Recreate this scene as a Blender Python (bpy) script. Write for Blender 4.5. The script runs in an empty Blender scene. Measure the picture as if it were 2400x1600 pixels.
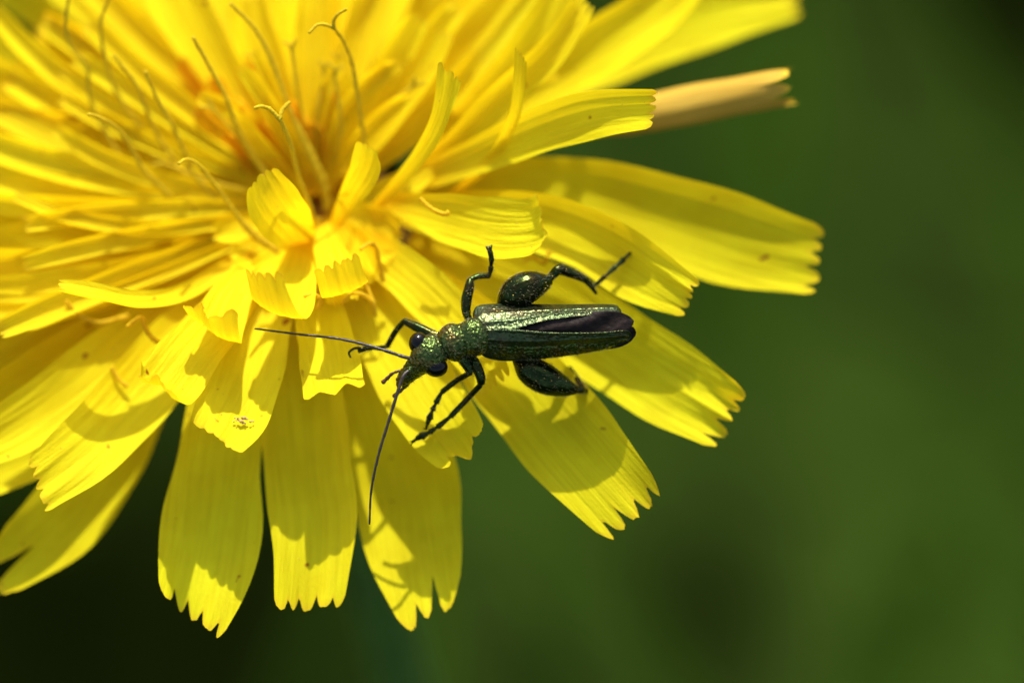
# Macro photograph: a green thick-legged beetle on a yellow composite flower in a meadow.
# All lengths below are millimetres; meshes are scaled to metres when they are linked.
import bpy, math, random
import numpy as np

MM = 0.001
random.seed(7)
rng = np.random.default_rng(7)

# ------------------------------------------------------------------ camera, world, sun
ELEV = math.radians(50)          # camera looks down by this much
D = 200.0                        # distance to the plane of focus (mm)
W = 39.3                         # width of the picture at that plane (mm)
PX = 2400.0 / W                  # photo pixels per mm at the plane of focus
H = 185.0                        # height of the flower head above the ground (mm)
F = np.array([0, math.cos(ELEV), -math.sin(ELEV)])
R = np.array([1.0, 0, 0])
U = np.array([0, math.sin(ELEV), math.cos(ELEV)])
CX, CY, CD = 745, 505, 7.0       # flower centre: photo pixel and depth behind the focus plane

def ray(x, y, d):
    z = D + np.asarray(d, float)
    k = W / D / 2400.0
    return (F * z[..., None] + R * ((np.asarray(x, float) - 1200) * k * z)[..., None]
            + U * (-(np.asarray(y, float) - 800) * k * z)[..., None])
CAM = np.array([0, 0, H]) - ray(CX, CY, CD)
def at(x, y, d):
    """world point (mm) seen at photo pixel x, y at depth d behind the plane of focus"""
    return CAM + ray(x, y, d)
def atl(pts):
    p = np.array(pts, float)
    return at(p[:, 0], p[:, 1], p[:, 2])

scene = bpy.context.scene
cam_data = bpy.data.cameras.new('camera')
cam = bpy.data.objects.new('camera', cam_data)
scene.collection.objects.link(cam)
cam.location = CAM * MM
cam.rotation_euler = (math.pi / 2 - ELEV, 0, 0)
cam_data.sensor_width = 36
cam_data.lens = 36 * D / W
cam_data.clip_start = 0.01
cam_data.clip_end = 200
cam_data.dof.use_dof = True
cam_data.dof.focus_distance = D * MM
cam_data.dof.aperture_fstop = 15
scene.camera = cam

SUN_ANGLE = math.radians(18)     # sun above the plane of the picture, towards the camera
s = U * math.cos(SUN_ANGLE) - F * math.sin(SUN_ANGLE) + R * 0.0
s /= np.linalg.norm(s)
sun_el = math.asin(s[2]); sun_az = math.atan2(s[0], s[1])
world = bpy.data.worlds.new('World'); scene.world = world; world.use_nodes = True
wn = world.node_tree.nodes; wl = world.node_tree.links
sky = wn.new('ShaderNodeTexSky'); sky.sky_type = 'NISHITA'; sky.sun_disc = False
sky.sun_elevation = sun_el; sky.sun_rotation = sun_az
sky.dust_density = 3.0; sky.ozone_density = 0.6
wl.new(sky.outputs['Color'], wn['Background'].inputs['Color'])
wn['Background'].inputs['Strength'].default_value = 0.15
sun_data = bpy.data.lights.new('sun', 'SUN'); sun_data.energy = 3.6; sun_data.angle = math.radians(0.53)
sun_data.color = (1.0, 0.96, 0.9)
sun = bpy.data.objects.new('sun', sun_data); scene.collection.objects.link(sun)
zax = s
xax = np.cross([0, 1, 0.0], zax); xax /= np.linalg.norm(xax); yax = np.cross(zax, xax)
from mathutils import Matrix
sun.rotation_euler = Matrix(np.array([xax, yax, zax]).T.tolist()).to_euler()
sun.location = (0, 0.3, 1.0)
scene.view_settings.view_transform = 'Standard'
scene.view_settings.look = 'None'
scene.view_settings.gamma = 1.0
scene.view_settings.exposure = 0.88
scene.render.engine = 'CYCLES'
scene.cycles.max_bounces = 8
scene.cycles.diffuse_bounces = 5
scene.cycles.transmission_bounces = 5

# ------------------------------------------------------------------ materials
def new_mat(name):
    m = bpy.data.materials.new(name); m.use_nodes = True
    nt = m.node_tree; nt.nodes.clear()
    out = nt.nodes.new('ShaderNodeOutputMaterial')
    return m, nt, out
def N(nt, t, **kw):
    n = nt.nodes.new(t)
    for k, v in kw.items():
        if k in n.inputs: n.inputs[k].default_value = v
        else: setattr(n, k, v)
    return n
def ramp(nt, stops):
    r = nt.nodes.new('ShaderNodeValToRGB')
    e = r.color_ramp.elements
    e[0].position, e[0].color = stops[0][0], (*stops[0][1], 1)
    e[1].position, e[1].color = stops[-1][0], (*stops[-1][1], 1)
    for p, c in stops[1:-1]:
        x = e.new(p); x.color = (*c, 1)
    return r
def mixc(nt, a, b, fac, blend='MIX'):
    m = nt.nodes.new('ShaderNodeMix'); m.data_type = 'RGBA'; m.blend_type = blend
    for sock, val in ((m.inputs[6], a), (m.inputs[7], b), (m.inputs[0], fac)):
        if hasattr(val, 'links') or hasattr(val, 'is_linked'): nt.links.new(val, sock)
        elif isinstance(val, tuple): sock.default_value = (*val, 1)
        else: sock.default_value = val
    return m.outputs[2]

def petal_material(name, col, trans_col, tip_col, trans=0.49):
    m, nt, out = new_mat(name); L = nt.links.new
    uv = N(nt, 'ShaderNodeUVMap')                 # u: 0..1 along, v: mm across
    sep = N(nt, 'ShaderNodeSeparateXYZ'); L(uv.outputs['UV'], sep.inputs[0])
    comb = N(nt, 'ShaderNodeCombineXYZ')
    mul = N(nt, 'ShaderNodeMath', operation='MULTIPLY'); L(sep.outputs['X'], mul.inputs[0]); mul.inputs[1].default_value = 0.7
    L(mul.outputs[0], comb.inputs[0]); L(sep.outputs['Y'], comb.inputs[1])
    oi = N(nt, 'ShaderNodeObjectInfo'); L(oi.outputs['Random'], comb.inputs[2])
    vein = N(nt, 'ShaderNodeTexNoise', Scale=1.0, Detail=3.0); vein.inputs['Scale'].default_value = 5.5
    L(comb.outputs[0], vein.inputs['Vector'])
    cell = N(nt, 'ShaderNodeTexNoise', Scale=9000.0, Detail=2.0)
    tc = N(nt, 'ShaderNodeTexCoord'); L(tc.outputs['Object'], cell.inputs['Vector'])
    blot = N(nt, 'ShaderNodeTexNoise', Scale=450.0, Detail=3.0); L(tc.outputs['Object'], blot.inputs['Vector'])
    spot = N(nt, 'ShaderNodeTexNoise', Scale=1500.0, Detail=1.0); L(tc.outputs['Object'], spot.inputs['Vector'])
    # colour: per-petal shift, veins, blotches, rare brown specks, tinged tip
    r1 = ramp(nt, [(0.0, tuple(c * k for c, k in zip(col, (0.93, 0.88, 0.8)))), (1.0, col)])
    L(oi.outputs['Random'], r1.inputs[0])
    vr = ramp(nt, [(0.36, (0.88, 0.85, 0.7)), (0.58, (1, 1, 1))]); L(vein.outputs['Fac'], vr.inputs[0])
    c = mixc(nt, r1.outputs[0], vr.outputs[0], 0.7, 'MULTIPLY')
    br = ramp(nt, [(0.35, (0.90, 0.84, 0.75)), (0.62, (1, 1, 1))]); L(blot.outputs['Fac'], br.inputs[0])
    c = mixc(nt, c, br.outputs[0], 0.8, 'MULTIPLY')
    sr = ramp(nt, [(0.755, (0, 0, 0)), (0.80, (1, 1, 1))]); L(spot.outputs['Fac'], sr.inputs[0])
    c = mixc(nt, c, (0.35, 0.12, 0.01), sr.outputs[0])
    tr = ramp(nt, [(0.97, (0, 0, 0)), (1.0, (0.5, 0.5, 0.5))]); L(sep.outputs['X'], tr.inputs[0])
    c = mixc(nt, c, tip_col, tr.outputs[0])
    basew = ramp(nt, [(0.0, (1, 0.74, 0.5)), (0.35, (1, 1, 1))]); L(sep.outputs['X'], basew.inputs[0])
    c = mixc(nt, c, basew.outputs[0], 0.75, 'MULTIPLY')
    bump1 = N(nt, 'ShaderNodeBump', Strength=0.8, Distance=0.00009); L(vein.outputs['Fac'], bump1.inputs['Height'])
    bump2 = N(nt, 'ShaderNodeBump', Strength=0.6, Distance=0.00003); L(cell.outputs['Fac'], bump2.inputs['Height']); L(bump1.outputs[0], bump2.inputs['Normal'])
    p = N(nt, 'ShaderNodeBsdfPrincipled', Roughness=0.6)
    p.inputs['Specular IOR Level'].default_value = 0.04
    L(c, p.inputs['Base Color']); L(bump2.outputs[0], p.inputs['Normal'])
    tb = N(nt, 'ShaderNodeBsdfTranslucent')
    tcm = mixc(nt, c, trans_col, 1.0, 'MULTIPLY'); L(tcm, tb.inputs['Color'])
    ms = N(nt, 'ShaderNodeMixShader', Fac=trans)
    L(p.outputs[0], ms.inputs[1]); L(tb.outputs[0], ms.inputs[2]); L(ms.outputs[0], out.inputs['Surface'])
    return m

M_PETAL = petal_material('petal_yellow', (0.93, 0.86, 0.016), (1.0, 0.79, 0.4), (0.80, 0.46, 0.02))
M_INNER = petal_material('petal_deep_yellow', (0.93, 0.84, 0.015), (1.0, 0.82, 0.4), (0.72, 0.52, 0.02))
M_ORANGE = petal_material('floret_orange', (0.92, 0.60, 0.012), (1.0, 0.80, 0.4), (0.75, 0.40, 0.02), 0.35)
M_BROWN = petal_material('petal_brown_back', (0.52, 0.34, 0.05), (1.0, 0.85, 0.5), (0.90, 0.62, 0.02), 0.1)

def simple_mat(name, col, rough=0.5, metal=0.0, noise=0.0, scale=800.0, bump=0.0, spec=0.5, trans=0.0, dark=0.6):
    m, nt, out = new_mat(name); L = nt.links.new
    p = N(nt, 'ShaderNodeBsdfPrincipled', Roughness=rough, Metallic=metal)
    p.inputs['Specular IOR Level'].default_value = spec
    tc = N(nt, 'ShaderNodeTexCoord')
    n = N(nt, 'ShaderNodeTexNoise', Scale=scale, Detail=4.0); L(tc.outputs['Object'], n.inputs['Vector'])
    r = ramp(nt, [(0.3, tuple(c * dark for c in col)), (0.7, col)]); L(n.outputs['Fac'], r.inputs[0])
    L(r.outputs[0], p.inputs['Base Color'])
    if bump:
        b = N(nt, 'ShaderNodeBump', Strength=bump, Distance=0.0001); L(n.outputs['Fac'], b.inputs['Height']); L(b.outputs[0], p.inputs['Normal'])
    if trans:
        t = N(nt, 'ShaderNodeBsdfTranslucent'); L(r.outputs[0], t.inputs['Color'])
        ms = N(nt, 'ShaderNodeMixShader', Fac=trans); L(p.outputs[0], ms.inputs[1]); L(t.outputs[0], ms.inputs[2])
        L(ms.outputs[0], out.inputs['Surface'])
    else:
        L(p.outputs[0], out.inputs['Surface'])
    return m

M_STYLE = simple_mat('style_golden_yellow', (0.78, 0.58, 0.02), 0.7, scale=4000, bump=0.4, trans=0.4, dark=0.8, spec=0.1)
M_ANTHER = simple_mat('anther_yellow', (0.90, 0.64, 0.02), 0.7, scale=3000, bump=0.3, trans=0.5, dark=0.85, spec=0.1)
M_RECEPT = simple_mat('receptacle_orange', (0.62, 0.30, 0.01), 0.7, scale=1500, bump=0.5)
M_STEM = simple_mat('stem_green', (0.06, 0.13, 0.015), 0.55, scale=900, bump=0.3)
M_BRACT = simple_mat('bract_green', (0.05, 0.09, 0.025), 0.6, scale=900, bump=0.3)
M_GRASS = simple_mat('grass_green', (0.040, 0.086, 0.007), 0.8, scale=60, trans=0.4, dark=0.5, spec=0.05)
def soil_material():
    m, nt, out = new_mat('soil_painted_tone'); L = nt.links.new
    a = N(nt, 'ShaderNodeAttribute', attribute_name='painted_tone')
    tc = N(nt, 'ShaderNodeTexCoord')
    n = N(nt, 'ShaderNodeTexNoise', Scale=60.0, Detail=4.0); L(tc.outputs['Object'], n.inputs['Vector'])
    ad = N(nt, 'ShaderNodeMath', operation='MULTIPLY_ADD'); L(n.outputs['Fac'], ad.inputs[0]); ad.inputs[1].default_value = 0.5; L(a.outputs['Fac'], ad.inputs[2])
    r = ramp(nt, [(0.3, (0.003, 0.005, 0.0006)), (0.7, (0.014, 0.025, 0.0035)), (1.0, (0.024, 0.046, 0.005))]); L(ad.outputs[0], r.inputs[0])  # soil colour carries the background's light and dark, plus fine noise
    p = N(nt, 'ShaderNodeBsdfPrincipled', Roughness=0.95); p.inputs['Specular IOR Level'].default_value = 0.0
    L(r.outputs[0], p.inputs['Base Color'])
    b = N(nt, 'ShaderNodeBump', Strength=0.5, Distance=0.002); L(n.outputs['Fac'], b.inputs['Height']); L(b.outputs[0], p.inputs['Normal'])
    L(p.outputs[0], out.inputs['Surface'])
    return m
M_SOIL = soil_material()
M_POLLEN = simple_mat('pollen_yellow', (0.80, 0.50, 0.06), 0.4, scale=9000)
M_CRUMB = simple_mat('crumb_tan', (0.62, 0.38, 0.12), 0.5, scale=9000)

def beetle_material(name, green, copper, rough, bump_str, grain=9000.0, use_attr=False, metal=0.9, copper_amt=0.5):
    m, nt, out = new_mat(name); L = nt.links.new
    tc = N(nt, 'ShaderNodeTexCoord')
    p = N(nt, 'ShaderNodeBsdfPrincipled', Roughness=rough, Metallic=metal)
    vor = N(nt, 'ShaderNodeTexVoronoi', Scale=grain); L(tc.outputs['Object'], vor.inputs['Vector'])
    fine = N(nt, 'ShaderNodeTexNoise', Scale=grain * 1.3, Detail=2.0); L(tc.outputs['Object'], fine.inputs['Vector'])
    patch = N(nt, 'ShaderNodeTexNoise', Scale=1500.0, Detail=3.0); L(tc.outputs['Object'], patch.inputs['Vector'])
    pr = ramp(nt, [(0.48, (0, 0, 0)), (0.66, (copper_amt,) * 3)]); L(patch.outputs['Fac'], pr.inputs[0])
    c = mixc(nt, green, copper, pr.outputs[0])
    vr = ramp(nt, [(0.0, (0.35, 0.35, 0.35)), (1.0, (1.25, 1.2, 1.1))]); L(vor.outputs['Color'], vr.inputs[0])
    c = mixc(nt, c, vr.outputs[0], 0.8, 'MULTIPLY')
    L(c, p.inputs['Base Color'])
    add = N(nt, 'ShaderNodeMath', operation='ADD'); L(vor.outputs['Distance'], add.inputs[0]); L(fine.outputs['Fac'], add.inputs[1])
    b = N(nt, 'ShaderNodeBump', Strength=bump_str, Distance=0.00004); L(add.outputs[0], b.inputs['Height'])
    if use_attr:
        a = N(nt, 'ShaderNodeAttribute', attribute_name='sparkle')
        mm = N(nt, 'ShaderNodeMath', operation='MULTIPLY'); L(a.outputs['Fac'], mm.inputs[0]); mm.inputs[1].default_value = bump_str
        ad = N(nt, 'ShaderNodeMath', operation='ADD'); L(mm.outputs[0], ad.inputs[0]); ad.inputs[1].default_value = 0.10
        L(ad.outputs[0], b.inputs['Strength'])
        lg = ramp(nt, [(0.0, (0.32, 0.36, 0.32)), (1.0, (1, 1, 1))]); L(a.outputs['Fac'], lg.inputs[0])   # legs are blacker than the body
        L(mixc(nt, c, lg.outputs[0], 1.0, 'MULTIPLY'), p.inputs['Base Color'])
    L(b.outputs[0], p.inputs['Normal'])
    L(p.outputs[0], out.inputs['Surface'])
    return m
M_BODY = beetle_material('beetle_green_metal', (0.062, 0.098, 0.022), (0.17, 0.07, 0.025), 0.24, 0.35, use_attr=True)
M_ELYTRON = beetle_material('wing_cover_green', (0.055, 0.078, 0.032), (0.11, 0.062, 0.035), 0.3, 0.3, grain=9000.0, copper_amt=0.35)
M_EYE = simple_mat('eye_black', (0.004, 0.003, 0.003), 0.15, spec=0.22, scale=9000, bump=0.06)
M_ANTENNA = simple_mat('antenna_dark_brown', (0.035, 0.022, 0.015), 0.4, scale=6000, bump=0.5)
M_WING = simple_mat('hind_wing_purple_brown', (0.020, 0.012, 0.008), 0.6, scale=2600, bump=0.9, dark=0.3, spec=0.12)
M_HAIR = simple_mat('hair_pale_brown', (0.30, 0.24, 0.12), 0.4, scale=9000)
M_PALP = simple_mat('palp_brown', (0.09, 0.03, 0.015), 0.35, scale=6000, bump=0.4)

# ------------------------------------------------------------------ mesh helpers
col = scene.collection
def empty(name, loc, label, cat, group=None):
    o = bpy.data.objects.new(name, None); col.objects.link(o)
    o.empty_display_size = 0.003
    o.location = np.asarray(loc) * MM
    o['label'] = label; o['category'] = cat
    if group: o['group'] = group
    o['_o'] = list(map(float, loc))
    return o
def mesh_obj(name, verts, faces, mat, parent=None, smooth=True, uvs=None, origin=None):
    org = np.array(parent['_o']) if parent is not None and '_o' in parent else (np.zeros(3) if origin is None else np.asarray(origin, float))
    me = bpy.data.meshes.new(name)
    v = (np.asarray(verts, float) - org) * MM
    me.from_pydata(v.tolist(), [], faces)
    if uvs is not None:
        lay = me.uv_layers.new(name='UVMap')
        idx = np.zeros(len(me.loops), dtype=np.int32); me.loops.foreach_get('vertex_index', idx)
        lay.data.foreach_set('uv', np.asarray(uvs, float)[idx].ravel())
    if smooth: me.polygons.foreach_set('use_smooth', [True] * len(me.polygons))
    me.update()
    o = bpy.data.objects.new(name, me); col.objects.link(o)
    me.materials.append(mat)
    if parent is not None:
        o.parent = parent; o['_o'] = org.tolist()
    else:
        o.location = org * MM
    return o
def spline(P, n):
    """Catmull-Rom through rows of P, n samples evenly spaced in parameter by chord length"""
    P = np.asarray(P, float)
    if len(P) == 2: P = np.array([P[0], (P[0] + P[1]) / 2, P[1]])
    ch = np.concatenate([[0], np.cumsum(np.linalg.norm(np.diff(P[:, :3], axis=0), axis=1))])
    ch /= ch[-1]
    Q = np.vstack([2 * P[0] - P[1], P, 2 * P[-1] - P[-2]])
    t = np.linspace(0, 1, n)
    i = np.clip(np.searchsorted(ch, t, side='right') - 1, 0, len(P) - 2)
    f = ((t - ch[i]) / (ch[i + 1] - ch[i]))[:, None]
    p0, p1, p2, p3 = Q[i], Q[i + 1], Q[i + 2], Q[i + 3]
    return 0.5 * (2 * p1 + (p2 - p0) * f + (2 * p0 - 5 * p1 + 4 * p2 - p3) * f ** 2 + (3 * p1 - p0 - 3 * p2 + p3) * f ** 3)
def unit(v): return v / (np.linalg.norm(v, axis=-1, keepdims=True) + 1e-12)
def frames(C, n0):
    """tangent, lateral, normal along the curve, parallel transported from a first normal n0"""
    T = unit(np.gradient(C, axis=0))
    L = np.zeros_like(C); l = unit(np.cross(n0, T[0]))
    for i in range(len(C)):
        l = unit(l - T[i] * np.dot(l, T[i])); L[i] = l
    return T, L, np.cross(T, L)
def grid_faces(nu, nv, wrap=False):
    f = []
    for i in range(nu - 1):
        for j in range(nv if wrap else nv - 1):
            k = (j + 1) % nv
            f.append((i * nv + j, i * nv + k, (i + 1) * nv + k, (i + 1) * nv + j))
    return f
def rot(v, axis, a):
    return v * math.cos(a) + np.cross(axis, v) * math.sin(a) + axis * np.dot(axis, v) * (1 - math.cos(a))

def petal_geo(pts, hw, teeth=5, td=30, slant=0.0, arc=0.45, roll=0.0, nu=26, nv=41, seed=0, arc_tip=None, wav=0.06):
    """strap-shaped ligule: centreline points (x, y, d), half widths in photo px, toothed tip"""
    r = np.random.default_rng(seed)
    P = atl(pts)
    ww = np.array(hw, float) / PX
    S = spline(np.column_stack([P, ww]), 160)
    C, w = S[:, :3], np.maximum(S[:, 3], 0.05)
    n0 = unit(-F)
    T0 = unit(C[1] - C[0])
    if roll: n0 = rot(n0, T0, math.radians(roll))
    T, L, Nn = frames(C, n0)
    Nn = -Nn if np.dot(Nn[0], n0) < 0 else Nn
    td = td * r.uniform(.75, 1.25) / PX / np.sum(np.linalg.norm(np.diff(C, axis=0), axis=1))
    v = np.linspace(-1, 1, nv)
    # tooth profile: deep narrow notches between rounded lobes
    edges = np.linspace(-1, 1, teeth + 1) + np.concatenate([[0], r.normal(0, 0.05, teeth - 1), [0]])
    notch = np.zeros(nv); depth = r.uniform(0.6, 1.15, teeth + 1)
    for k in range(teeth + 1):
        wd = 0.5 * 2 / teeth
        notch = np.maximum(notch, depth[k] * np.clip(1 - np.abs(v - edges[k]) / wd, 0, 1) ** 2.6 * (0.7 if k in (0, teeth) else 1.0))
    lim = 1 - td * notch - abs(slant) * (1 - v * np.sign(slant)) / 2 if slant else 1 - td * notch
    lim = lim - r.uniform(0, 0.25 * td, nv) * 0.4
    t = np.linspace(0, 1, nu)[:, None] ** 0.92
    u = t - (1 - lim)[None, :] * t ** 7
    ui = np.clip(u, 0, 1) * 159
    i0 = np.clip(ui.astype(int), 0, 158); f = (ui - i0)[..., None]
    def samp(A): return A[i0] * (1 - f) + A[i0 + 1] * f
    c, l, nn = samp(C), samp(L), samp(Nn); wv = samp(w[:, None])[..., 0]
    at_ = arc if arc_tip is None else arc_tip
    a = arc * (1 - u) + at_ * u
    a = np.where(np.abs(a) < 1e-3, 1e-3, a)
    V = np.broadcast_to(v, u.shape)
    x = wv * np.sin(a * V) / a
    z = wv * (1 - np.cos(a * V)) / a
    # lengthwise grooves and slow undulation
    g = np.zeros_like(V)
    for k in range(1, teeth): g = g - np.exp(-((V - edges[k]) / 0.07) ** 2)
    z = z + 0.022 * g * np.clip(u * 3, 0, 1)
    ph = r.uniform(0, 6.28, 3)
    z = z + wav * wv * (np.sin(u * 9 + ph[0] + V * 1.3) * 0.7 + np.sin(u * 17 + ph[1]) * 0.35 * V)
    x = x * (1 + 0.02 * np.sin(u * 23 + ph[2]))
    # every tooth bends its own way at the very tip
    cen = (edges[:-1] + edges[1:]) / 2
    z = z + np.interp(v, cen, r.normal(0, .16, teeth))[None, :] * np.minimum(wv, 1.5) * (t ** 9)
    co = c + l * x[..., None] + nn * z[..., None]
    uv = np.stack([u / 1.0 + 0 * V, x], -1)
    uv[..., 0] = np.minimum(t + 0 * V, 1.0)
    return co.reshape(-1, 3), grid_faces(nu, nv), uv.reshape(-1, 2)

def tube_geo(P, rad, n=40, ns=10, n0=None, flat=1.0, rough=0.0, seed=0, closed=True):
    """tube through world points P with radii (mm) at those points; flat scales the height"""
    r = np.random.default_rng(seed)
    S = spline(np.column_stack([P, np.asarray(rad, float)]), n)
    C, w = S[:, :3], np.maximum(S[:, 3], 0.008)
    T, L, Nn = frames(C, unit(-F) if n0 is None else n0)
    a = np.linspace(0, 2 * math.pi, ns, endpoint=False)
    fl = np.interp(np.linspace(0, 1, n), np.linspace(0, 1, len(np.atleast_1d(flat))), np.atleast_1d(flat))
    k = 1 + (r.normal(0, rough, (n, ns)) if rough else 0)
    co = C[:, None, :] + (L[:, None, :] * np.cos(a)[None, :, None] + Nn[:, None, :] * (np.sin(a)[None, :] * fl[:, None])[..., None]) * (w[:, None] * k)[..., None]
    co = co.reshape(-1, 3); faces = grid_faces(n, ns, True)
    if closed:
        b = len(co); co = np.vstack([co, C[0] - T[0] * w[0] * 0.4, C[-1] + T[-1] * w[-1] * 0.4])
        for j in range(ns):
            faces.append((b, (j + 1) % ns, j)); faces.append((b + 1, (n - 1) * ns + j, (n - 1) * ns + (j + 1) % ns))
    return co, faces
def join(geos):
    V, Fc, o = [], [], 0
    for v, f in geos:
        V.append(v); Fc += [tuple(i + o for i in q) for q in f]; o += len(v)
    return np.vstack(V), Fc
_ico = None
def blob(c, r, seed=0):
    """small rounded grain, 20 triangles"""
    global _ico
    if _ico is None:
        g = (1 + 5 ** .5) / 2
        v = np.array([(-1, g, 0), (1, g, 0), (-1, -g, 0), (1, -g, 0), (0, -1, g), (0, 1, g), (0, -1, -g), (0, 1, -g), (g, 0, -1), (g, 0, 1), (-g, 0, -1), (-g, 0, 1)], float)
        f = [(0, 11, 5), (0, 5, 1), (0, 1, 7), (0, 7, 10), (0, 10, 11), (1, 5, 9), (5, 11, 4), (11, 10, 2), (10, 7, 6), (7, 1, 8), (3, 9, 4), (3, 4, 2), (3, 2, 6), (3, 6, 8), (3, 8, 9), (4, 9, 5), (2, 4, 11), (6, 2, 10), (8, 6, 7), (9, 8, 1)]
        _ico = (unit(v), f)
    q = np.random.default_rng(seed)
    return np.asarray(c) + _ico[0] * r * q.uniform(0.8, 1.2, (12, 1)), _ico[1]

# ------------------------------------------------------------------ ground and meadow
def project(p):
    q = p - CAM
    z = q @ F
    return 1200 + (q @ R) / z * D / W * 2400, 800 - (q @ U) / z * D / W * 2400, z - D

# background light and dark painted into the ground colour, grass density following, given as photo pixels on the ground
LIGHT_DARK_SPOTS = [(2400, 0, 300, -.7), (150, 1480, 560, -.75), (650, 1600, 330, -.6), (2260, 640, 230, -.25), (1640, 1430, 200, -.8), (1200, 1500, 120, -.2),
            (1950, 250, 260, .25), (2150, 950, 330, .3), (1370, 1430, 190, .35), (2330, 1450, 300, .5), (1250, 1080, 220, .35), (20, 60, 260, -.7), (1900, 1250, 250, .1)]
def thick(px_, py_):  # painted background brightness, also used as grass density
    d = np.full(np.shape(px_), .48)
    for hx, hy, hr, hk in LIGHT_DARK_SPOTS: d = d + hk * np.exp(-((px_ - hx) ** 2 + (py_ - hy) ** 2) / hr ** 2)
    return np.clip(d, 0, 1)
def ground_sheet():
    g = np.concatenate([-np.geomspace(25000, 640, 22), np.linspace(-600, 600, 161), np.geomspace(640, 25000, 22)])
    n = len(g)
    X, Y = np.meshgrid(g, g)
    Z = 3 * np.sin(X / 37 + 1) * np.cos(Y / 29) + 2 * np.sin(X / 11 + Y / 17)
    V = np.stack([X, Y, Z], -1).reshape(-1, 3)
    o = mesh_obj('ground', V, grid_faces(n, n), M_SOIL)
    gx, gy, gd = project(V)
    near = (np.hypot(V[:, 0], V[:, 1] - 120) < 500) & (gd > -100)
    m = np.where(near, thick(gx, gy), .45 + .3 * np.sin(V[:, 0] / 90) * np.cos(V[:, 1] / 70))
    a = o.data.attributes.new('painted_tone', 'FLOAT', 'POINT'); a.data.foreach_set('value', m)  # bright and dark areas painted per vertex
    o['kind'] = 'structure'
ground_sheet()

def meadow():
    V, Fc = [], []
    o = 0
    def blade(base, ang, length, width, lean, bend):
        nonlocal o
        n = 6
        t = np.linspace(0, 1, n)
        h = np.array([math.cos(ang), math.sin(ang), 0])
        sd = np.array([-h[1], h[0], 0])
        th = lean + bend * t
        step = length / (n - 1)
        c = base + np.cumsum(np.vstack([np.zeros(3), (np.sin(th)[1:, None] * h + np.cos(th)[1:, None] * np.array([0, 0, 1])) * step]), axis=0)
        w = width * np.clip(1.05 - t ** 2.2, 0.03, 1) / 2
        nrm = np.cross(sd, np.gradient(c, axis=0)); nrm = unit(nrm)
        a = c - sd * w[:, None] + nrm * w[:, None] * 0.35; b = c + sd * w[:, None] + nrm * w[:, None] * 0.35
        pts = np.stack([a, c, b], 1).reshape(-1, 3)
        px, py, pd = project(pts)
        if np.any((pd < 45) & (pd > -230) & (px > -1500) & (px < 3900) & (py > -1200) & (py < 3200)): return
        if np.any(pts[:, 2] > 150): return
        if np.all(np.hypot(pts[:, 0], pts[:, 1]) < 520) and random.random() > 0.7 * float(np.min(thick(px[6::3], py[6::3]))) ** 1.4: return   # thins out where the ground is painted dark
        V.append(pts)
        for i in range(n - 1):
            k = o + i * 3
            Fc.extend([(k, k + 1, k + 4, k + 3), (k + 1, k + 2, k + 5, k + 4)])
        o += len(pts)
    for i in range(5200):
        r = 420 * math.sqrt(random.random()); a = random.random() * 6.283
        base = np.array([r * math.cos(a), 100 + r * math.sin(a), 0])
        # sparser in some patches, so that the ground painted darker shows through
        blade(base, random.random() * 6.283, random.uniform(35, 105), random.uniform(2, 4.5), random.uniform(0, .5), random.uniform(.2, 1.5))
    for i in range(9000):
        r = 420 + 2500 * random.random() ** 1.5; a = random.random() * 6.283
        base = np.array([r * math.cos(a), 100 + r * math.sin(a), 0])
        blade(base, random.random() * 6.283, random.uniform(60, 150), random.uniform(3, 8), random.uniform(0, .5), random.uniform(.2, 1.3))
    def long_blade(p0, p1, width):
        nonlocal o
        n = 9
        c = spline(np.array([at(*p0), (at(*p0) + at(*p1)) / 2 + np.array([0, 0, 3.0]), at(*p1)]), n)
        T = unit(np.gradient(c, axis=0)); sd = unit(np.cross(T, np.array([0, 0.2, 1.0])))
        w = width / 2 * np.clip(1.1 - np.linspace(0, 1, n) ** 2.5, .05, 1)
        up = np.cross(sd, T)
        pts = np.stack([c - sd * w[:, None] + up * w[:, None] * .3, c, c + sd * w[:, None] + up * w[:, None] * .3], 1).reshape(-1, 3)
        V.append(pts)
        for i in range(n - 1):
            k = o + i * 3
            Fc.extend([(k, k + 1, k + 4, k + 3), (k + 1, k + 2, k + 5, k + 4)])
        o += len(pts)
    for p0, p1, wd in [((1640, 1850, 110), (1120, 980, 80), 6), ((2480, 1750, 120), (1980, 1000, 80), 3), ((2420, 700, 120), (2120, -100, 90), 3), ((1320, 1800, 100), (1240, 1250, 75), 2.5), ((1040, 1900, 120), (960, 1300, 80), 3), ((2500, 1500, 150), (2050, 800, 110), 5), ((1700, 900, 170), (1900, -150, 110), 6), ((2500, 1000, 180), (2300, 200, 120), 4), ((2000, 1900, 150), (2250, 1150, 90), 6), ((-100, 700, 170), (60, -60, 120), 3)]:
        long_blade(p0, p1, wd)
    m = mesh_obj('meadow_grass', np.vstack(V), Fc, M_GRASS)
    m['kind'] = 'stuff'; m['label'] = 'dark green blurred meadow grass behind and below the yellow flower'; m['category'] = 'grass'
meadow()

# ------------------------------------------------------------------ the flower
flower = empty('yellow_flower', at(CX, CY, CD) + np.array([0, 0, -1.0]),
               'large bright yellow many-petalled flower head on a green stem, carrying the beetle', 'flower')
PET = []
def petal(pts, hw, mat=M_PETAL, **kw):
    kw.setdefault('seed', len(PET) + 11)
    v, f, uv = petal_geo(pts, hw, **kw)
    PET.append(mesh_obj('petal', v, f, mat, flower, uvs=uv))
    return PET[-1]

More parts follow.
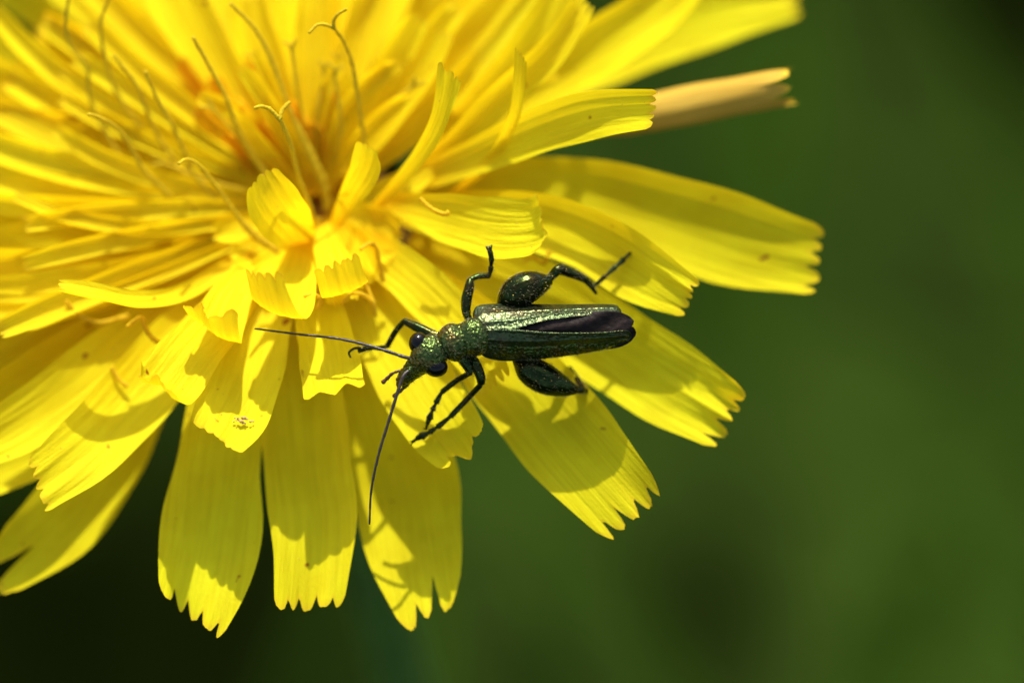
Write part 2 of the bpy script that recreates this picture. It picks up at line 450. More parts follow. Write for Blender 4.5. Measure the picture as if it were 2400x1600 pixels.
# --- receptacle, involucre and stem
axis = unit(np.array([0, -0.20, 1.0]))
c0 = at(CX, CY, CD + 1.5)
ring = []
for k, (h, rr) in enumerate([(0.9, 0.4), (0.7, 2.2), (0.0, 3.2), (-1.5, 3.7), (-5, 3.6), (-8.5, 2.7), (-10, 1.7)]):
    ring.append(c0 + axis * h)
rec, rf = tube_geo(np.array(ring), [0.3, 2.2, 3.2, 3.7, 3.6, 2.7, 1.5], n=24, ns=20, n0=np.array([1.0, 0, 0]))
mesh_obj('receptacle', rec, rf, M_RECEPT, flower)
e1 = unit(np.cross(axis, [1, 0, 0])); e2 = np.cross(axis, e1)
for k in range(22):
    a = 6.283 * k / 22 + 0.1 * (k % 2)
    out_ = e1 * math.cos(a) + e2 * math.sin(a)
    ln = 12 if k % 2 else 8.5
    C = [c0 + axis * (-9.5) + out_ * 2.3, c0 + axis * (-6) + out_ * 3.9, c0 + axis * (-9.5 + ln * .75) + out_ * 4.3, c0 + axis * (-9.5 + ln) + out_ * (4.3 + 0.6 * (k % 2))]
    S = spline(np.array(C), 10); side = np.cross(axis, out_)
    wv = 1.0 * np.clip(1.05 - np.linspace(0, 1, 10) ** 2, 0.05, 1)
    g = np.stack([S - side * wv[:, None] - out_ * 0.2, S + out_ * 0.12, S + side * wv[:, None] - out_ * 0.2], 1).reshape(-1, 3)
    mesh_obj('bract', g, grid_faces(10, 3), M_BRACT, flower)
sb = c0 + axis * (-9.5)
stem_pts = np.array([sb, sb + [1.5, -1.2, -12], sb + [5.5, -1.0, -45], sb + [10, 6, -100], [12, 16, -4]])
sv, sf = tube_geo(stem_pts, [1.5, 1.25, 1.3, 1.4, 1.7], n=40, ns=14, n0=np.array([1.0, 0, 0]), rough=0.02)
mesh_obj('stem', sv, sf, M_STEM, flower)

# --- far and upper florets, fanned round the centre (blurred in the photograph)
def fan(th, length, d_lift, hw, mat, bend=0.0, start=30, arc=0.6, roll=0, tip_w=0.75, td=28):
    if 142 < th < 155: length = min(length, 800); bend = 0      # a gap in the ring lets the meadow show
    th = math.radians(th)
    pts = []
    for k, f in enumerate((0.0, 0.28, 0.55, 0.8, 1.0)):
        rr = start + (length - start) * f
        a = th + math.radians(bend) * f * f
        x = CX + rr * math.cos(a); y = CY - 20 - rr * math.sin(a) * 0.93
        dd = CD + 0.40 * (CY - y) / PX - (d_lift[0] + (d_lift[1] - d_lift[0]) * f ** 1.2)
        pts.append((x, y, dd))
    petal(pts, [hw * .35, hw * .72, hw, hw, hw * tip_w], mat=mat, arc=arc, roll=roll, td=td, nu=20, nv=26)
# outermost ring
for k, th in enumerate(np.arange(52, 214, 9.5)):
    fan(th + rng.normal(0, 1.5), rng.uniform(1050, 1230), (-0.8, -0.8 + rng.normal(0, .6)), rng.uniform(80, 100), M_PETAL, rng.normal(0, 5), arc=rng.uniform(.3, .8), roll=rng.normal(0, 10))
# second ring
for k, th in enumerate(np.arange(45, 212, 9.0)):
    fan(th + rng.normal(0, 2), rng.uniform(760, 960) + 220 * (th > 125), (0, 1.4 + rng.normal(0, .6)), rng.uniform(66, 84), M_PETAL, rng.normal(0, 6), arc=rng.uniform(.4, 1.0), roll=rng.normal(0, 14))
# third ring, steeper
for k, th in enumerate(np.concatenate([np.arange(38, 120, 7.0), np.arange(122, 208, 6.5)])):
    fan(th + rng.normal(0, 3), rng.uniform(520, 690) + 290 * (th > 125), (0.6, (2.2 if th > 125 else 3.4) + rng.normal(0, .6)), rng.uniform(46, 62) * (.72 if th > 120 else .8), M_INNER, rng.normal(0, 8), arc=rng.uniform(.5, 1.2), roll=rng.normal(0, 16))
# fourth ring, young and erect
for k, th in enumerate(np.concatenate([np.arange(58, 130, 7.5), np.arange(134, 205, 7.5)])):
    fan(th + rng.normal(0, 4), rng.uniform(300, 430) + 330 * (th > 135), (1.0, (3.0 if th > 135 else 4.6) + rng.normal(0, .5)), rng.uniform(30, 42) * (.8 if th > 130 else .75), M_INNER, rng.normal(0, 10), arc=rng.uniform(.8, 1.6), roll=rng.normal(0, 20))
# short florets that fill the front of the heart
for k, th in enumerate(np.arange(205, 372, 12.0)):
    fan(th + rng.normal(0, 3), rng.uniform(190, 300), (0.6, 2.6 + rng.normal(0, .3)), rng.uniform(34, 46), M_INNER, rng.normal(0, 8), arc=rng.uniform(.4, 1.0), roll=rng.normal(0, 12))
# rolled young florets in the heart, deep orange
for (x, y, d, bx, by) in [(560, 250, 4.6, 690, 470), (505, 190, 5.2, 670, 470), (610, 300, 4.2, 705, 480), (470, 265, 5.0, 660, 480), (545, 330, 4.4, 690, 490),
                          (640, 220, 5.0, 720, 470), (425, 150, 5.8, 650, 460), (590, 160, 5.8, 705, 460), (690, 250, 4.6, 735, 470), (745, 300, 4.4, 755, 480), (640, 380, 4.4, 715, 500), (775, 210, 5.2, 765, 470)]:
    mx, my = (x + bx) / 2 + rng.normal(0, 14), (y + by) / 2 + rng.normal(0, 8)
    petal([(bx, by, 8.2), (mx, my, (d + 9.6) / 2 - .3), (x, y, d + 1.5), (x - 12 + rng.normal(0, 10), y - 14, d + 1.1)], [16, 34, 40, 30], mat=M_ORANGE, arc=2.6, arc_tip=2.2, nu=18, nv=21, td=16, wav=.02)

# --- petals traced one by one: centreline (x, y, depth), half widths
P = petal
# upper right, blurred
P([(1080, 320, 9.5), (1330, 170, 10.3), (1530, 75, 10.6), (1710, 20, 10.8), (1872, -5, 10.8)], [45, 75, 92, 84, 50], arc=.5, td=25)
P([(1020, 400, 8.4), (1230, 225, 7.8), (1400, 120, 7.6), (1530, 35, 7.6), (1640, -60, 7.8)], [35, 62, 82, 78, 50], arc=1.0, roll=-8)
P([(960, 420, 7.4), (1120, 260, 6.0), (1230, 140, 5.2), (1305, 30, 5.0), (1350, -70, 5.0)], [28, 52, 64, 64, 46], arc=.9)
P([(930, 440, 6.6), (1070, 330, 5.2), (1180, 220, 4.4), (1290, 120, 4.0), (1370, 0, 4.0)], [24, 38, 44, 44, 34], arc=1.0, roll=15, mat=M_INNER)
# rolled brown-backed floret
P([(1250, 320, 6.8), (1480, 272, 5.6), (1640, 240, 4.9), (1760, 218, 4.5), (1858, 200, 4.2)], [40, 104, 106, 98, 92], mat=M_BROWN, arc=-2.6, arc_tip=-2.1, td=55, wav=.05, teeth=5)
# right-hand petals
P([(940, 440, 7.6), (1250, 440, 6.4), (1480, 485, 5.4), (1720, 562, 4.7), (1936, 615, 4.2)], [40, 80, 103, 116, 84], arc=.55, td=34, slant=-.02)
P([(930, 500, 6.0), (1180, 505, 4.6), (1370, 555, 3.3), (1510, 640, 2.3), (1622, 702, 1.6)], [34, 68, 80, 80, 50], arc=.95, arc_tip=.5, td=30)
P([(960, 560, 6.6), (1220, 675, 5.2), (1410, 795, 4.0), (1565, 895, 3.0), (1722, 988, 2.3)], [40, 92, 108, 106, 84], arc=.4, td=62)
P([(900, 600, 6.4), (1110, 780, 4.6), (1260, 945, 2.9), (1380, 1085, 1.7), (1496, 1216, 1.0)], [40, 92, 118, 116, 88], arc=.4, td=58)
P([(900, 480, 5.4), (1050, 512, 3.2), (1160, 535, 1.6), (1240, 536, .6), (1272, 518, -.6)], [34, 60, 74, 72, 66], arc=.7, arc_tip=.3, td=20)
P([(920, 445, 6.2), (1120, 365, 4.2), (1280, 300, 2.4), (1410, 265, 1.2), (1548, 252, .3)], [22, 46, 58, 60, 46], arc=.6, td=20, slant=.03)
# lower outer ring
P([(800, 640, 6.2), (870, 860, 5.4), (948, 1110, 4.4), (968, 1260, 3.4), (1010, 1480, 1.7)], [45, 105, 128, 124, 64], arc=.35, td=80, slant=-.05, teeth=3)
P([(720, 650, 5.8), (705, 860, 4.6), (720, 1080, 3.2), (735, 1250, 2.1), (722, 1442, .9)], [45, 92, 108, 103, 78], arc=.4, td=42, slant=-.03)
P([(620, 660, 6.0), (548, 880, 4.6), (510, 1100, 3.2), (487, 1300, 2.0), (448, 1495, .8)], [45, 88, 106, 126, 70], arc=.5, td=34, slant=.09)
P([(520, 690, 7.4), (340, 900, 6.4), (240, 1080, 5.4), (140, 1225, 4.5), (-40, 1368, 4.0)], [45, 82, 98, 96, 60], arc=.4, td=95, slant=.05, teeth=2)
P([(560, 640, 6.6), (410, 820, 4.6), (300, 950, 3.0), (200, 1055, 1.5), (66, 1162, .3)], [40, 84, 90, 86, 62], arc=.5, td=20, slant=.06)
P([(520, 630, 6.4), (310, 790, 4.8), (150, 922, 3.4), (40, 1000, 2.6), (-70, 1062, 2.2)], [38, 68, 78, 72, 52], arc=.6)
P([(500, 680, 7.0), (260, 905, 5.8), (110, 1035, 4.8), (-20, 1105, 4.2), (-110, 1145, 4.0)], [34, 62, 70, 62, 48], arc=.5)
P([(500, 610, 7.0), (260, 725, 6.3), (90, 825, 5.6), (-80, 910, 5.2), (-180, 950, 5.0)], [34, 64, 72, 66, 48], arc=.6)
P([(500, 580, 7.2), (240, 660, 6.6), (60, 720, 6.2), (-90, 760, 6.0)], [34, 52, 58, 52], arc=.7)
# petals under the beetle
P([(820, 600, 5.6), (868, 720, 4.4), (945, 850, 3.2), (1018, 968, 2.1), (1076, 1046, 1.1), (1094, 1064, .5)], [38, 64, 88, 92, 76, 68], arc=.4, arc_tip=.15, td=40)
P([(830, 560, 5.0), (950, 640, 3.6), (1055, 740, 2.6), (1120, 830, 2.0), (1168, 905, 1.6)], [36, 58, 64, 60, 48], arc=.35, td=34)
# middle ring, tips curling up
P([(740, 620, 5.0), (752, 740, 3.0), (770, 830, 1.4), (782, 908, .1), (785, 926, -.6)], [40, 60, 70, 74, 70], arc=.35, arc_tip=.1, td=13, slant=-.07)
P([(650, 620, 5.2), (612, 770, 3.2), (575, 900, 1.4), (535, 985, .2), (500, 1040, -.7)], [40, 72, 84, 88, 72], arc=.5, arc_tip=.2, td=14, slant=.08)
P([(600, 610, 5.2), (525, 735, 3.0), (452, 822, 1.3), (394, 896, .2), (374, 904, -.5), (362, 882, -1.1)], [38, 60, 72, 80, 78, 66], arc=.5, arc_tip=.3, td=18, nu=36)
P([(715, 560, 4.6), (692, 660, 2.2), (660, 728, .5), (636, 722, -.3), (602, 644, -1.2)], [30, 52, 72, 72, 56], arc=.3, td=20, nu=36)
P([(750, 530, 4.6), (785, 620, 2.2), (812, 682, .7), (806, 674, 0.0), (786, 610, -.8)], [26, 44, 56, 58, 56], arc=.3, td=20, nu=36)
P([(620, 590, 4.8), (545, 690, 2.6), (508, 768, .9), (498, 772, .2), (482, 726, -.6)], [28, 48, 66, 70, 68], arc=.3, td=18, nu=36)
P([(600, 580, 5.0), (440, 688, 3.0), (325, 712, 1.6), (232, 694, .6), (136, 674, .1)], [22, 30, 36, 34, 28], arc=1.0, td=14, mat=M_INNER, roll=25)
# erect inner florets with toothed tips
P([(715, 580, 4.8), (672, 520, 2.6), (636, 468, 1.2), (608, 412, .5)], [30, 64, 70, 50], arc=.7, td=14, mat=M_INNER)
P([(785, 530, 5.2), (826, 455, 3.2), (860, 392, 1.8), (872, 335, 1.0)], [14, 32, 42, 40], arc=.8, td=12, slant=.1, mat=M_INNER)
P([(870, 500, 5.6), (955, 405, 3.6), (1018, 312, 1.8), (1046, 232, .8), (1064, 152, .2)], [14, 20, 24, 29, 42], arc=.8, td=15, slant=.06, mat=M_INNER)
P([(1040, 470, 6.0), (1145, 378, 4.2), (1202, 275, 2.4), (1217, 190, 1.4), (1222, 104, .8)], [12, 17, 18, 19, 19], arc=1.2, td=14, slant=.08, roll=30, mat=M_INNER)

# --- styles with their forked, curled stigmas
def style(paths, r=0.10, base=None, mat=M_STYLE, anther=None):
    geos = []
    for i, p in enumerate(paths):
        n = len(p)
        rad = np.full(n, r) if i == 0 else np.linspace(r * .9, r * .7, n)
        if i == 0:
            rad = np.linspace(r * .85, r * 1.15, n)
            if anther: rad[-anther:] = r * 1.9
        geos.append(tube_geo(atl(p), rad * .76, n=14 * n, ns=8, rough=.16, seed=i + n))
    v, f = join(geos)
    mesh_obj('style', v, f, mat, flower)
def dz(p, d0, d1):
    n = len(p)
    return [(x, y, d0 + (d1 - d0) * (i / (n - 1))) for i, (x, y) in enumerate(p)]
style([dz([(540, 8), (600, 72), (640, 150), (680, 260), (722, 350), (758, 430), (768, 490)], 2.8, 6.2)], .12, anther=3)
style([dz([(452, 88), (490, 155), (530, 230), (556, 300), (592, 362), (645, 440), (690, 500)], 2.2, 6.2)], .12, anther=2)
style([dz([(340, 168), (365, 225), (402, 290), (430, 352), (455, 410), (520, 480)], 2.6, 5.8)], .11)
style([dz([(265, 130), (320, 200), (350, 275), (385, 345), (440, 420)], 3.2, 6.0)], .11)
style([dz([(258, -12), (236, 58), (250, 150), (275, 220), (330, 300)], 3.6, 6.2)], .10)
style([dz([(162, -15), (154, 60), (168, 112), (203, 152), (210, 222), (228, 272), (285, 372), (350, 440)], 3.4, 6.4)], .10)
style([dz([(208, 268), (250, 285), (292, 322), (335, 395), (400, 462)], 1.6, 5.4)], .12)
style([dz([(783, 66), (806, 100), (826, 152), (840, 240), (852, 320), (850, 400), (822, 470)], 1.4, 6.0), dz([(783, 66), (782, 50), (792, 34), (812, 22)], 1.4, 1.0), dz([(783, 66), (760, 58), (742, 60), (724, 78)], 1.4, 1.0)], .11, anther=2)
style([dz([(656, 280), (682, 342), (700, 415), (724, 480), (742, 535)], .8, 4.8), dz([(656, 280), (634, 258), (614, 250), (596, 254)], .8, .5), dz([(656, 280), (660, 262), (670, 248), (680, 240)], .8, 1.2)], .13)
style([dz([(418, 384), (440, 374), (470, 392), (505, 435), (545, 490), (590, 545), (650, 590)], 1.2, 4.6)], .11, anther=2)
style([dz([(985, 465), (1010, 488), (1040, 502), (1052, 498)], 1.6, 1.4)], .12, mat=M_ANTHER)
style([dz([(845, 585), (862, 572), (880, 578), (888, 610), (898, 660)], 2.0, 3.4)], .11, mat=M_ANTHER)
style([dz([(800, 712), (818, 692), (845, 688), (872, 708), (880, 740)], 2.0, 2.8), dz([(845, 640), (860, 670), (878, 712)], 3.0, 2.6)], .10, mat=M_ANTHER)
style([dz([(712, 694), (735, 690), (752, 702), (745, 722)], 1.4, 2.0)], .10, mat=M_ANTHER)
style([dz([(298, 766), (330, 744), (340, 768), (360, 795), (400, 816)], 2.0, 2.6)], .12, mat=M_ANTHER)
style([dz([(155, 705), (185, 738), (235, 755), (300, 740)], 3.0, 4.0)], .11, mat=M_ANTHER)
style([dz([(1225, 612), (1250, 604), (1275, 616), (1288, 588)], 4.0, 3.4)], .10, mat=M_ANTHER)
style([dz([(262, 860), (280, 890), (300, 905)], 3.0, 3.0)], .10, mat=M_ANTHER)

# more fine styles standing among the upper florets
for k in range(8):
    a = math.radians(rng.uniform(40, 175)); r0 = rng.uniform(60, 160); r1 = r0 + rng.uniform(170, 330)
    x0, y0 = CX + r0 * math.cos(a), CY - 15 - r0 * math.sin(a); a2 = a + rng.normal(0, .12)
    x1, y1 = CX + r1 * math.cos(a2), CY - 15 - r1 * math.sin(a2)
    jx, jy = rng.normal(0, 16, 2)
    hx, hy = 22 * math.cos(a2 + .5), -22 * math.sin(a2 + .5); gx_, gy_ = 24 * math.cos(a2 - .45), -24 * math.sin(a2 - .45)
    dt = rng.uniform(4.4, 6.0)
    style([[(x1, y1, dt), ((x0 + x1) / 2 + jx, (y0 + y1) / 2 + jy, (dt + 6.6) / 2 - .4), (x0, y0, 6.8)], dz([(x1, y1), (x1 + hx * .6 + 4, y1 + hy * .6), (x1 + hx * 1.5, y1 + hy * 1.1)], dt, dt - .2), dz([(x1, y1), (x1 + gx_ * .6, y1 + gy_ * .6), (x1 + gx_ * 1.5, y1 + gy_ * 1.1)], dt, dt - .1)], .10)

# pollen dust scattered over the petals
dust = []
for k in range(620):
    o = PET[int(rng.integers(0, len(PET)))]
    vv = o.data.vertices[int(rng.integers(0, len(o.data.vertices)))]
    sgn = 1 if np.dot(np.array(vv.normal), -F) > 0 else -1
    dust.append(blob((np.array(vv.co) / MM) + np.array(flower['_o']) + np.array(vv.normal) * sgn * .012, rng.uniform(.014, .028), k))
v, f = join(dust)
pd_ = mesh_obj('pollen', v, f, M_POLLEN, flower); pd_['kind'] = 'stuff'

# ------------------------------------------------------------------ the beetle
beetle = empty('beetle', at(1110, 800, 1.2),
               'slender metallic green beetle with swollen hind thighs sitting on the yellow petals', 'beetle')
def px(v): return np.asarray(v, float) / PX
geos = []
def loft(pts, hw, hh, n=26):
    geos.append(tube_geo(atl(pts), px(hw), n=n, ns=20, flat=np.asarray(hh) / px(hw)))
def limb(pts, r, n=30, ns=12):
    geos.append(tube_geo(atl(pts), px(r), n=n, ns=ns))
# head, thorax, abdomen
loft([(936, 895, .45), (950, 883, .25), (966, 868, .1), (982, 852, -.1), (1000, 836, -.25), (1018, 823, -.2), (1040, 811, 0)], [11, 19, 23, 29, 43, 43, 24], [.18, .32, .40, .5, .62, .6, .38])
loft([(1026, 817, .05), (1042, 809, -.05), (1062, 803, -.2), (1086, 797, -.15), (1112, 790, -.2), (1132, 786, 0)], [24, 35, 46, 39, 45, 40], [.36, .52, .68, .62, .66, .5])
loft([(1110, 785, .3), (1140, 780, .35), (1190, 779, .4), (1260, 782, .45), (1350, 783, .45), (1430, 780, .4), (1472, 780, .3)], [34, 56, 62, 60, 48, 36, 18], [.5, .8, .85, .85, .7, .5, .2])
# mandibles, antenna sockets
limb([(948, 882, .3), (936, 896, .4), (934, 908, .55)], [9, 7, 4]); limb([(962, 884, .3), (952, 900, .45), (945, 908, .6)], [9, 7, 4])
limb([(972, 846, -.35), (962, 841, -.45)], [9, 8]); limb([(966, 862, -.35), (957, 868, -.4)], [9, 8])
# legs: front left, middle left, hind left
limb([(1050, 800, .4), (1015, 785, .6), (980, 768, .8), (946, 752, 1.0)], [9, 12, 12, 8])
limb([(948, 752, 1.0), (928, 775, 1.3), (907, 812, 1.7)], [7, 7, 7])
limb([(907, 812, 1.7), (890, 815, 1.4), (872, 816, 1.1)], [5, 6, 4]); limb([(872, 816, 1.1), (850, 818, .8), (840, 824, .8)], [5, 7, 5]); limb([(852, 817, .8), (832, 816, .7), (818, 826, .8), (822, 838, 1.0)], [4, 3.5, 3, 2.5])
limb([(1112, 770, .5), (1094, 738, .4), (1093, 705, .5), (1100, 672, .6), (1102, 655, .7)], [9, 10, 13, 12, 8])
limb([(1101, 656, .7), (1120, 648, .8), (1148, 646, .9)], [6, 7, 7])
limb([(1148, 646, .9), (1151, 625, .8)], [4, 7]); limb([(1151, 625, .8), (1152, 606, .6)], [3.5, 7.5]); limb([(1152, 606, .6), (1149, 590, .5)], [6, 7]); limb([(1149, 592, .5), (1143, 582, .5), (1139, 578, .6)], [4, 4, 2]); limb([(1149, 592, .5), (1150, 580, .5), (1153, 574, .6)], [4, 4, 2])
limb([(1200, 750, .8), (1186, 718, .7), (1206, 690, .5), (1240, 672, .5), (1272, 662, .7), (1290, 655, .8)], [12, 22, 37, 38, 24, 12], n=40, ns=18)
limb([(1282, 660, .8), (1298, 642, .8), (1312, 632, .9), (1342, 642, 1.2), (1374, 658, 1.6), (1398, 688, 2.0)], [8, 11, 13, 11, 8, 4], n=40)
limb([(1390, 672, 1.9), (1418, 648, 2.0)], [3.5, 6.5]); limb([(1418, 648, 2.0), (1442, 626, 2.2)], [3.5, 7]); limb([(1442, 626, 2.2), (1462, 608, 2.4)], [3.5, 8]); limb([(1460, 610, 2.4), (1474, 596, 2.5), (1484, 588, 2.7)], [4, 4, 3]); limb([(1476, 595, 2.5), (1486, 596, 2.8)], [3, 2])
# right: front, middle, hind
limb([(1075, 828, .3), (1088, 846, .3), (1104, 872, .4)], [13, 13, 10])
limb([(1104, 872, .4), (1070, 892, .9), (1036, 918, 1.2)], [7, 7, 7])
limb([(1036, 917, 1.2), (1022, 944, 1.2)], [4, 8]); limb([(1021, 946, 1.2), (1014, 960, 1.25)], [3.5, 8]); limb([(1013, 962, 1.25), (1007, 980, 1.3)], [3.5, 10]); limb([(1006, 980, 1.3), (1002, 992, 1.35)], [7, 6]); limb([(1003, 988, 1.3), (998, 1006, 1.45)], [3.5, 3.5]); limb([(998, 1004, 1.45), (992, 1004, 1.5)], [2.5, 1.5])
limb([(1100, 825, .4), (1116, 855, .2), (1126, 882, .3), (1128, 900, .4)], [9, 12, 12, 9])
limb([(1126, 902, .4), (1092, 938, .9), (1056, 976, 1.1)], [7, 7, 7])
limb([(1058, 974, 1.1), (1026, 1000, 1.15)], [4, 8]); limb([(1024, 1001, 1.15), (1008, 1012, 1.2)], [3.5, 8]); limb([(1006, 1013, 1.2), (988, 1022, 1.25)], [4, 11]); limb([(986, 1022, 1.25), (976, 1028, 1.3)], [8, 6]); limb([(982, 1024, 1.25), (966, 1036, 1.4)], [4, 4]); limb([(968, 1034, 1.4), (960, 1034, 1.5)], [2.5, 1.5]); limb([(967, 1036, 1.4), (963, 1044, 1.5)], [2.5, 1.5])
limb([(1205, 820, .9), (1222, 846, .9), (1244, 868, .8), (1282, 890, .8), (1322, 906, 1.0), (1350, 914, 1.2)], [12, 22, 35, 36, 24, 11], n=40, ns=18)
limb([(1340, 912, 1.2), (1362, 914, 1.5), (1366, 912, 1.7)], [8, 9, 7])
limb([(1366, 912, 1.7), (1352, 886, 2.3), (1334, 862, 2.9)], [8, 7, 6])
limb([(1366, 912, 1.8), (1378, 918, 2.2), (1390, 930, 2.7)], [6, 7, 5])
def lattice_noise(p, cell, seed=1):
    """smooth value noise in -1..1 with the given cell size (mm)"""
    q = p / cell; i = np.floor(q).astype(np.int64); f = q - i; f = f * f * (3 - 2 * f)
    out = np.zeros(len(p))
    for dx in (0, 1):
        for dy in (0, 1):
            for dzz in (0, 1):
                h = ((i[:, 0] + dx) * 73856093) ^ ((i[:, 1] + dy) * 19349663) ^ ((i[:, 2] + dzz) * 83492791) ^ (seed * 2654435)
                h = (h ^ (h >> 13)) * 1274126177; h = (h ^ (h >> 16)) & 0xFFFF
                w = (f[:, 0] if dx else 1 - f[:, 0]) * (f[:, 1] if dy else 1 - f[:, 1]) * (f[:, 2] if dzz else 1 - f[:, 2])
                out += w * (h / 32767.5 - 1)
    return out
bv, bf = join(geos)
# one continuous surface: voxel remesh in millimetre units, then scale down
tmp = bpy.data.meshes.new('body_source')
tmp.from_pydata((bv - np.array(beetle['_o'])).tolist(), [], bf)
to = bpy.data.objects.new('body_source', tmp); col.objects.link(to)
md = to.modifiers.new('remesh', 'REMESH'); md.mode = 'VOXEL'; md.voxel_size = 0.026
sm = to.modifiers.new('smooth', 'SMOOTH'); sm.factor = 0.5; sm.iterations = 3
dg = bpy.context.evaluated_depsgraph_get()
body_me = bpy.data.meshes.new_from_object(to.evaluated_get(dg))
bpy.data.objects.remove(to); bpy.data.meshes.remove(tmp)
nvt = len(body_me.vertices)
cc = np.zeros(nvt * 3); body_me.vertices.foreach_get('co', cc); cc = cc.reshape(-1, 3)
qx, qy, qd = project(cc + np.array(beetle['_o']))
sp = np.zeros(nvt)
for a, b, w in [((950, 885), (1010, 830), 46), ((1010, 830), (1050, 805), 44), ((1050, 805), (1130, 786), 50), ((1130, 786), (1450, 780), 66)]:
    a = np.array(a, float); b = np.array(b, float); q = np.stack([qx, qy], -1)
    t = np.clip(((q - a) @ (b - a)) / np.dot(b - a, b - a), 0, 1)
    dd = np.linalg.norm(q - (a + t[:, None] * (b - a)), axis=1)
    sp = np.maximum(sp, ((dd < w) & (qd < .5)).astype(float))
nn_ = np.zeros(nvt * 3); body_me.vertices.foreach_get('normal', nn_); nn_ = nn_.reshape(-1, 3)
cc = cc + nn_ * (lattice_noise(cc, .070) * .024 * (sp * .93 + .07))[:, None]   # punctured, grainy cuticle
body_me.vertices.foreach_set('co', (cc * MM).ravel())
att = body_me.attributes.new('sparkle', 'FLOAT', 'POINT'); att.data.foreach_set('value', sp)
body_me.polygons.foreach_set('use_smooth', [True] * len(body_me.polygons))
body_me.materials.clear(); body_me.materials.append(M_BODY); body_me.name = 'body'
body = bpy.data.objects.new('body', body_me); col.objects.link(body); body.parent = beetle

def shell(edge_a, edge_b, bulge, ridges=(), n=40, m=15, thick=.06, crinkle=0.0, seed=3, grain=0.0):
    """curved plate between two edge curves (x, y, d), with real thickness"""
    A = spline(np.array(edge_a, float), n); B = spline(np.array(edge_b, float), n)
    v = np.linspace(0, 1, m)
    g = A[:, None, :] * (1 - v)[None, :, None] + B[:, None, :] * v[None, :, None]
    g[..., 2] -= bulge * np.sin(math.pi * v)[None, :] * np.sin(np.clip(np.linspace(0.12, 1.02, n), 0, 1) * math.pi)[:, None] ** .35
    for c, h in ridges: g[..., 2] -= h * np.exp(-((v - c) / .05) ** 2)[None, :]
    if crinkle:
        q = np.random.default_rng(seed)
        tt = np.linspace(0, 1, n)[:, None]
        for k in range(5): g[..., 2] += crinkle * np.sin(tt * q.uniform(6, 30) + v[None, :] * q.uniform(3, 14) + q.uniform(0, 6))
    if grain: g[..., 2] += grain * lattice_noise(np.stack([g[..., 0] / PX, g[..., 1] / PX, 0 * g[..., 0]], -1).reshape(-1, 3), .06, seed).reshape(g.shape[:2])
    top = at(g[..., 0].ravel(), g[..., 1].ravel(), g[..., 2].ravel())
    bot = at(g[..., 0].ravel(), g[..., 1].ravel(), g[..., 2].ravel() + thick)
    V = np.vstack([top, bot]); k = n * m
    f = grid_faces(n, m) + [tuple(i + k for i in q[::-1]) for q in grid_faces(n, m)]
    for i in range(n - 1):
        for j in (0, m - 1): f.append((i * m + j, (i + 1) * m + j, (i + 1) * m + j + k, i * m + j + k))
    for j in range(m - 1):
        for i in (0, n - 1): f.append((i * m + j, i * m + j + 1, i * m + j + 1 + k, i * m + j + k))
    return V, f
v, f = shell([(1108, 752, -.1), (1110, 728, .1), (1128, 714, .25), (1200, 711, .35), (1300, 713, .35), (1430, 713, .3), (1452, 722, .2), (1458, 733, .1)],
             [(1122, 775, -.5), (1140, 771, -.55), (1175, 771, -.6), (1212, 768, -.62), (1270, 752, -.55), (1330, 743, -.45), (1420, 735, -.25), (1457, 735, -.05)],
             .20, ridges=((.36, .035), (.68, .03), (.97, .03)), n=230, m=46, grain=.016)
mesh_obj('wing_cover', v, f, M_ELYTRON, beetle)
v, f = shell([(1122, 777, -.5), (1140, 772, -.55), (1215, 773, -.62), (1290, 779, -.6), (1400, 779, -.45), (1462, 774, -.25), (1478, 780, -.05), (1480, 790, .05)],
             [(1116, 815, -.1), (1135, 836, .1), (1170, 845, .25), (1215, 845, .35), (1262, 838, .4), (1350, 822, .4), (1440, 810, .3), (1474, 798, .1)],
             .22, ridges=((.04, .04), (.36, .035), (.68, .035)), n=230, m=46, grain=.016)
mesh_obj('wing_cover', v, f, M_ELYTRON, beetle)
v, f = shell([(1195, 768, -.40), (1260, 750, -.42), (1340, 735, -.38), (1430, 728, -.22), (1470, 738, -.05), (1486, 752, .05)],
             [(1195, 772, -.40), (1260, 780, -.42), (1340, 790, -.38), (1430, 790, -.22), (1470, 776, -.05), (1484, 760, .05)], .06, n=44, m=17, thick=.03, crinkle=.018)
mesh_obj('hind_wing', v, f, M_WING, beetle)
v, f = shell([(1230, 785, -.30), (1300, 782, -.30), (1400, 775, -.22), (1460, 762, -.08), (1484, 766, .05), (1491, 778, .12)],
             [(1230, 842, .42), (1300, 838, .5), (1400, 822, .45), (1450, 814, .35), (1476, 802, .25), (1490, 786, .15)], .05, n=44, m=17, thick=.03, crinkle=.02, seed=9)
mesh_obj('hind_wing', v, f, M_WING, beetle)

def ball(c, rx, ry, rz, n=18, m=24):
    th = np.linspace(0.0, math.pi, n); ph = np.linspace(0, 2 * math.pi, m, endpoint=False)
    g = (np.asarray(c) + R * (rx * np.sin(th)[:, None] * np.cos(ph))[..., None] + U * (ry * np.sin(th)[:, None] * np.sin(ph))[..., None] - F * (rz * np.cos(th)[:, None] + 0 * ph)[..., None])
    return g.reshape(-1, 3), grid_faces(n, m, True)
v, f = ball(at(981, 804, -.30), px(23), px(26), .40); mesh_obj('eye', v, f, M_EYE, beetle)
v, f = ball(at(1022, 860, -.36), px(28), px(24), .42); mesh_obj('eye', v, f, M_EYE, beetle)

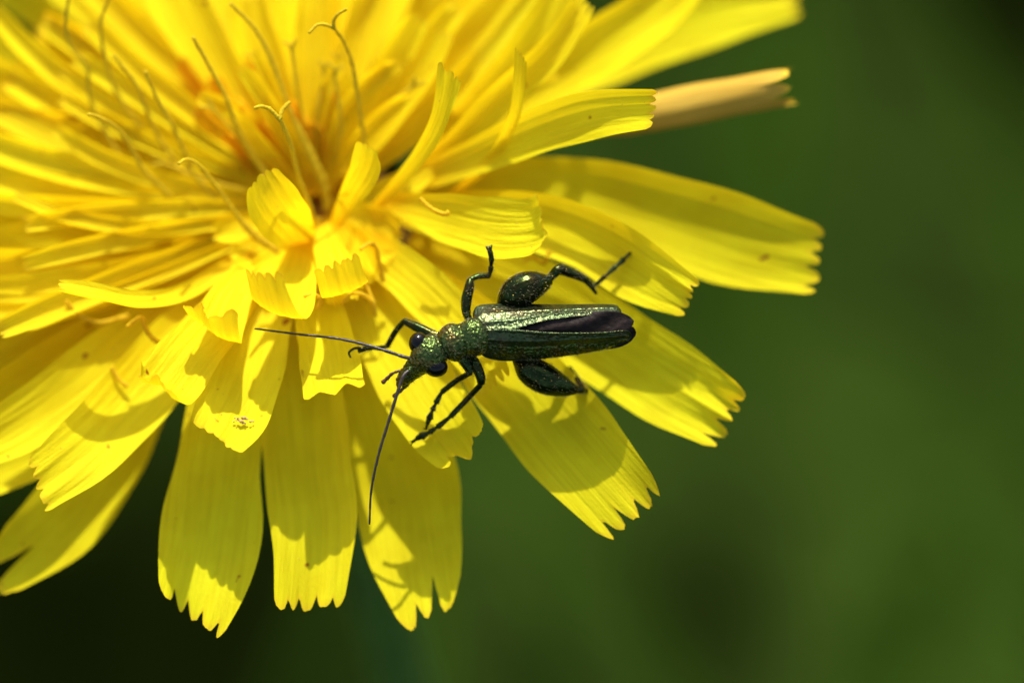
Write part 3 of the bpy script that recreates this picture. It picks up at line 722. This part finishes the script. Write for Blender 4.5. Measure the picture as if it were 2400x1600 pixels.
def segmented(path, r0, r1, nseg, mat, name, bead=.25):
    S = spline(atl(path), nseg * 6 + 1)
    k = np.arange(len(S)); rad = np.interp(k / k[-1], [0, 1], [r0, r1]) * (1 + bead * (((k % 6) / 6.0) - .4))
    v, f = tube_geo(S, rad, n=len(S), ns=9)
    return mesh_obj(name, v, f, mat, beetle)
segmented([(966, 841, -.4), (940, 834, -.45), (905, 822, -.4), (850, 806, -.2), (790, 793, 0), (700, 783, .3), (597, 770, .7)], .072, .036, 11, M_ANTENNA, 'antenna')
segmented([(961, 866, -.4), (945, 882, -.55), (930, 925, -.6), (910, 990, -.5), (886, 1070, -.3), (870, 1150, 0), (866, 1228, .4)], .072, .036, 11, M_ANTENNA, 'antenna')
segmented([(938, 868, .35), (920, 875, .4), (908, 886, .5), (896, 897, .6)], .045, .085, 4, M_PALP, 'palp', .4)
segmented([(968, 885, .4), (955, 902, .5), (940, 914, .6), (922, 930, .7)], .04, .085, 4, M_PALP, 'palp', .4)

# pollen grains caught on legs and body
gr = []
q = np.random.default_rng(5)
cand = cc[q.integers(0, nvt, 2600)] + np.array(beetle['_o'])
gx, gy, gd = project(cand)
facing = cand
for i in range(len(cand)):
    on_leg = (gy[i] < 700 and gx[i] < 1170) or (gy[i] < 700) or (gy[i] > 850 and gx[i] > 1000 and gx[i] < 1350)
    if on_leg and q.random() < .11: gr.append(blob(cand[i] - F * .02, q.uniform(.012, .022), i))
v, f = join(gr)
pg = mesh_obj('pollen', v, f, M_POLLEN, beetle); pg['kind'] = 'stuff'

# short pale hairs on legs, thorax and flanks
hv, hf = [], []
idx = q.integers(0, nvt, 4500)
for n_, i in enumerate(idx):
    p = cc[i] + np.array(beetle['_o']); nrm = nn_[i]
    dr = unit(nrm + .9 * R + q.normal(0, .35, 3)); ln = q.uniform(.06, .16)
    sdv = unit(np.cross(dr, q.normal(0, 1, 3))) * .006; s2 = np.cross(dr, sdv)
    k = len(hv) * 4
    hv.append(np.array([p + sdv, p - sdv * .5 + s2 * .87, p - sdv * .5 - s2 * .87, p + dr * ln]))
    hf += [(k, k + 1, k + 3), (k + 1, k + 2, k + 3), (k + 2, k, k + 3)]
hr = mesh_obj('hair', np.vstack(hv), hf, M_HAIR, beetle); hr['kind'] = 'stuff'

# small tan crumb on a lower petal
cr = []
base = at(568, 983, .12)
for i in range(26):
    cr.append(blob(base + R * q.normal(0, .17) + U * q.normal(0, .07) - F * q.uniform(-.02, .08), q.uniform(.03, .06), i))
v, f = join(cr)
c = mesh_obj('debris_crumb', v, f, M_CRUMB, origin=base)
c['label'] = 'tiny grainy tan crumb lying on the tip of a curled lower petal'; c['category'] = 'crumb'

for o in bpy.data.objects:
    if '_o' in o: del o['_o']
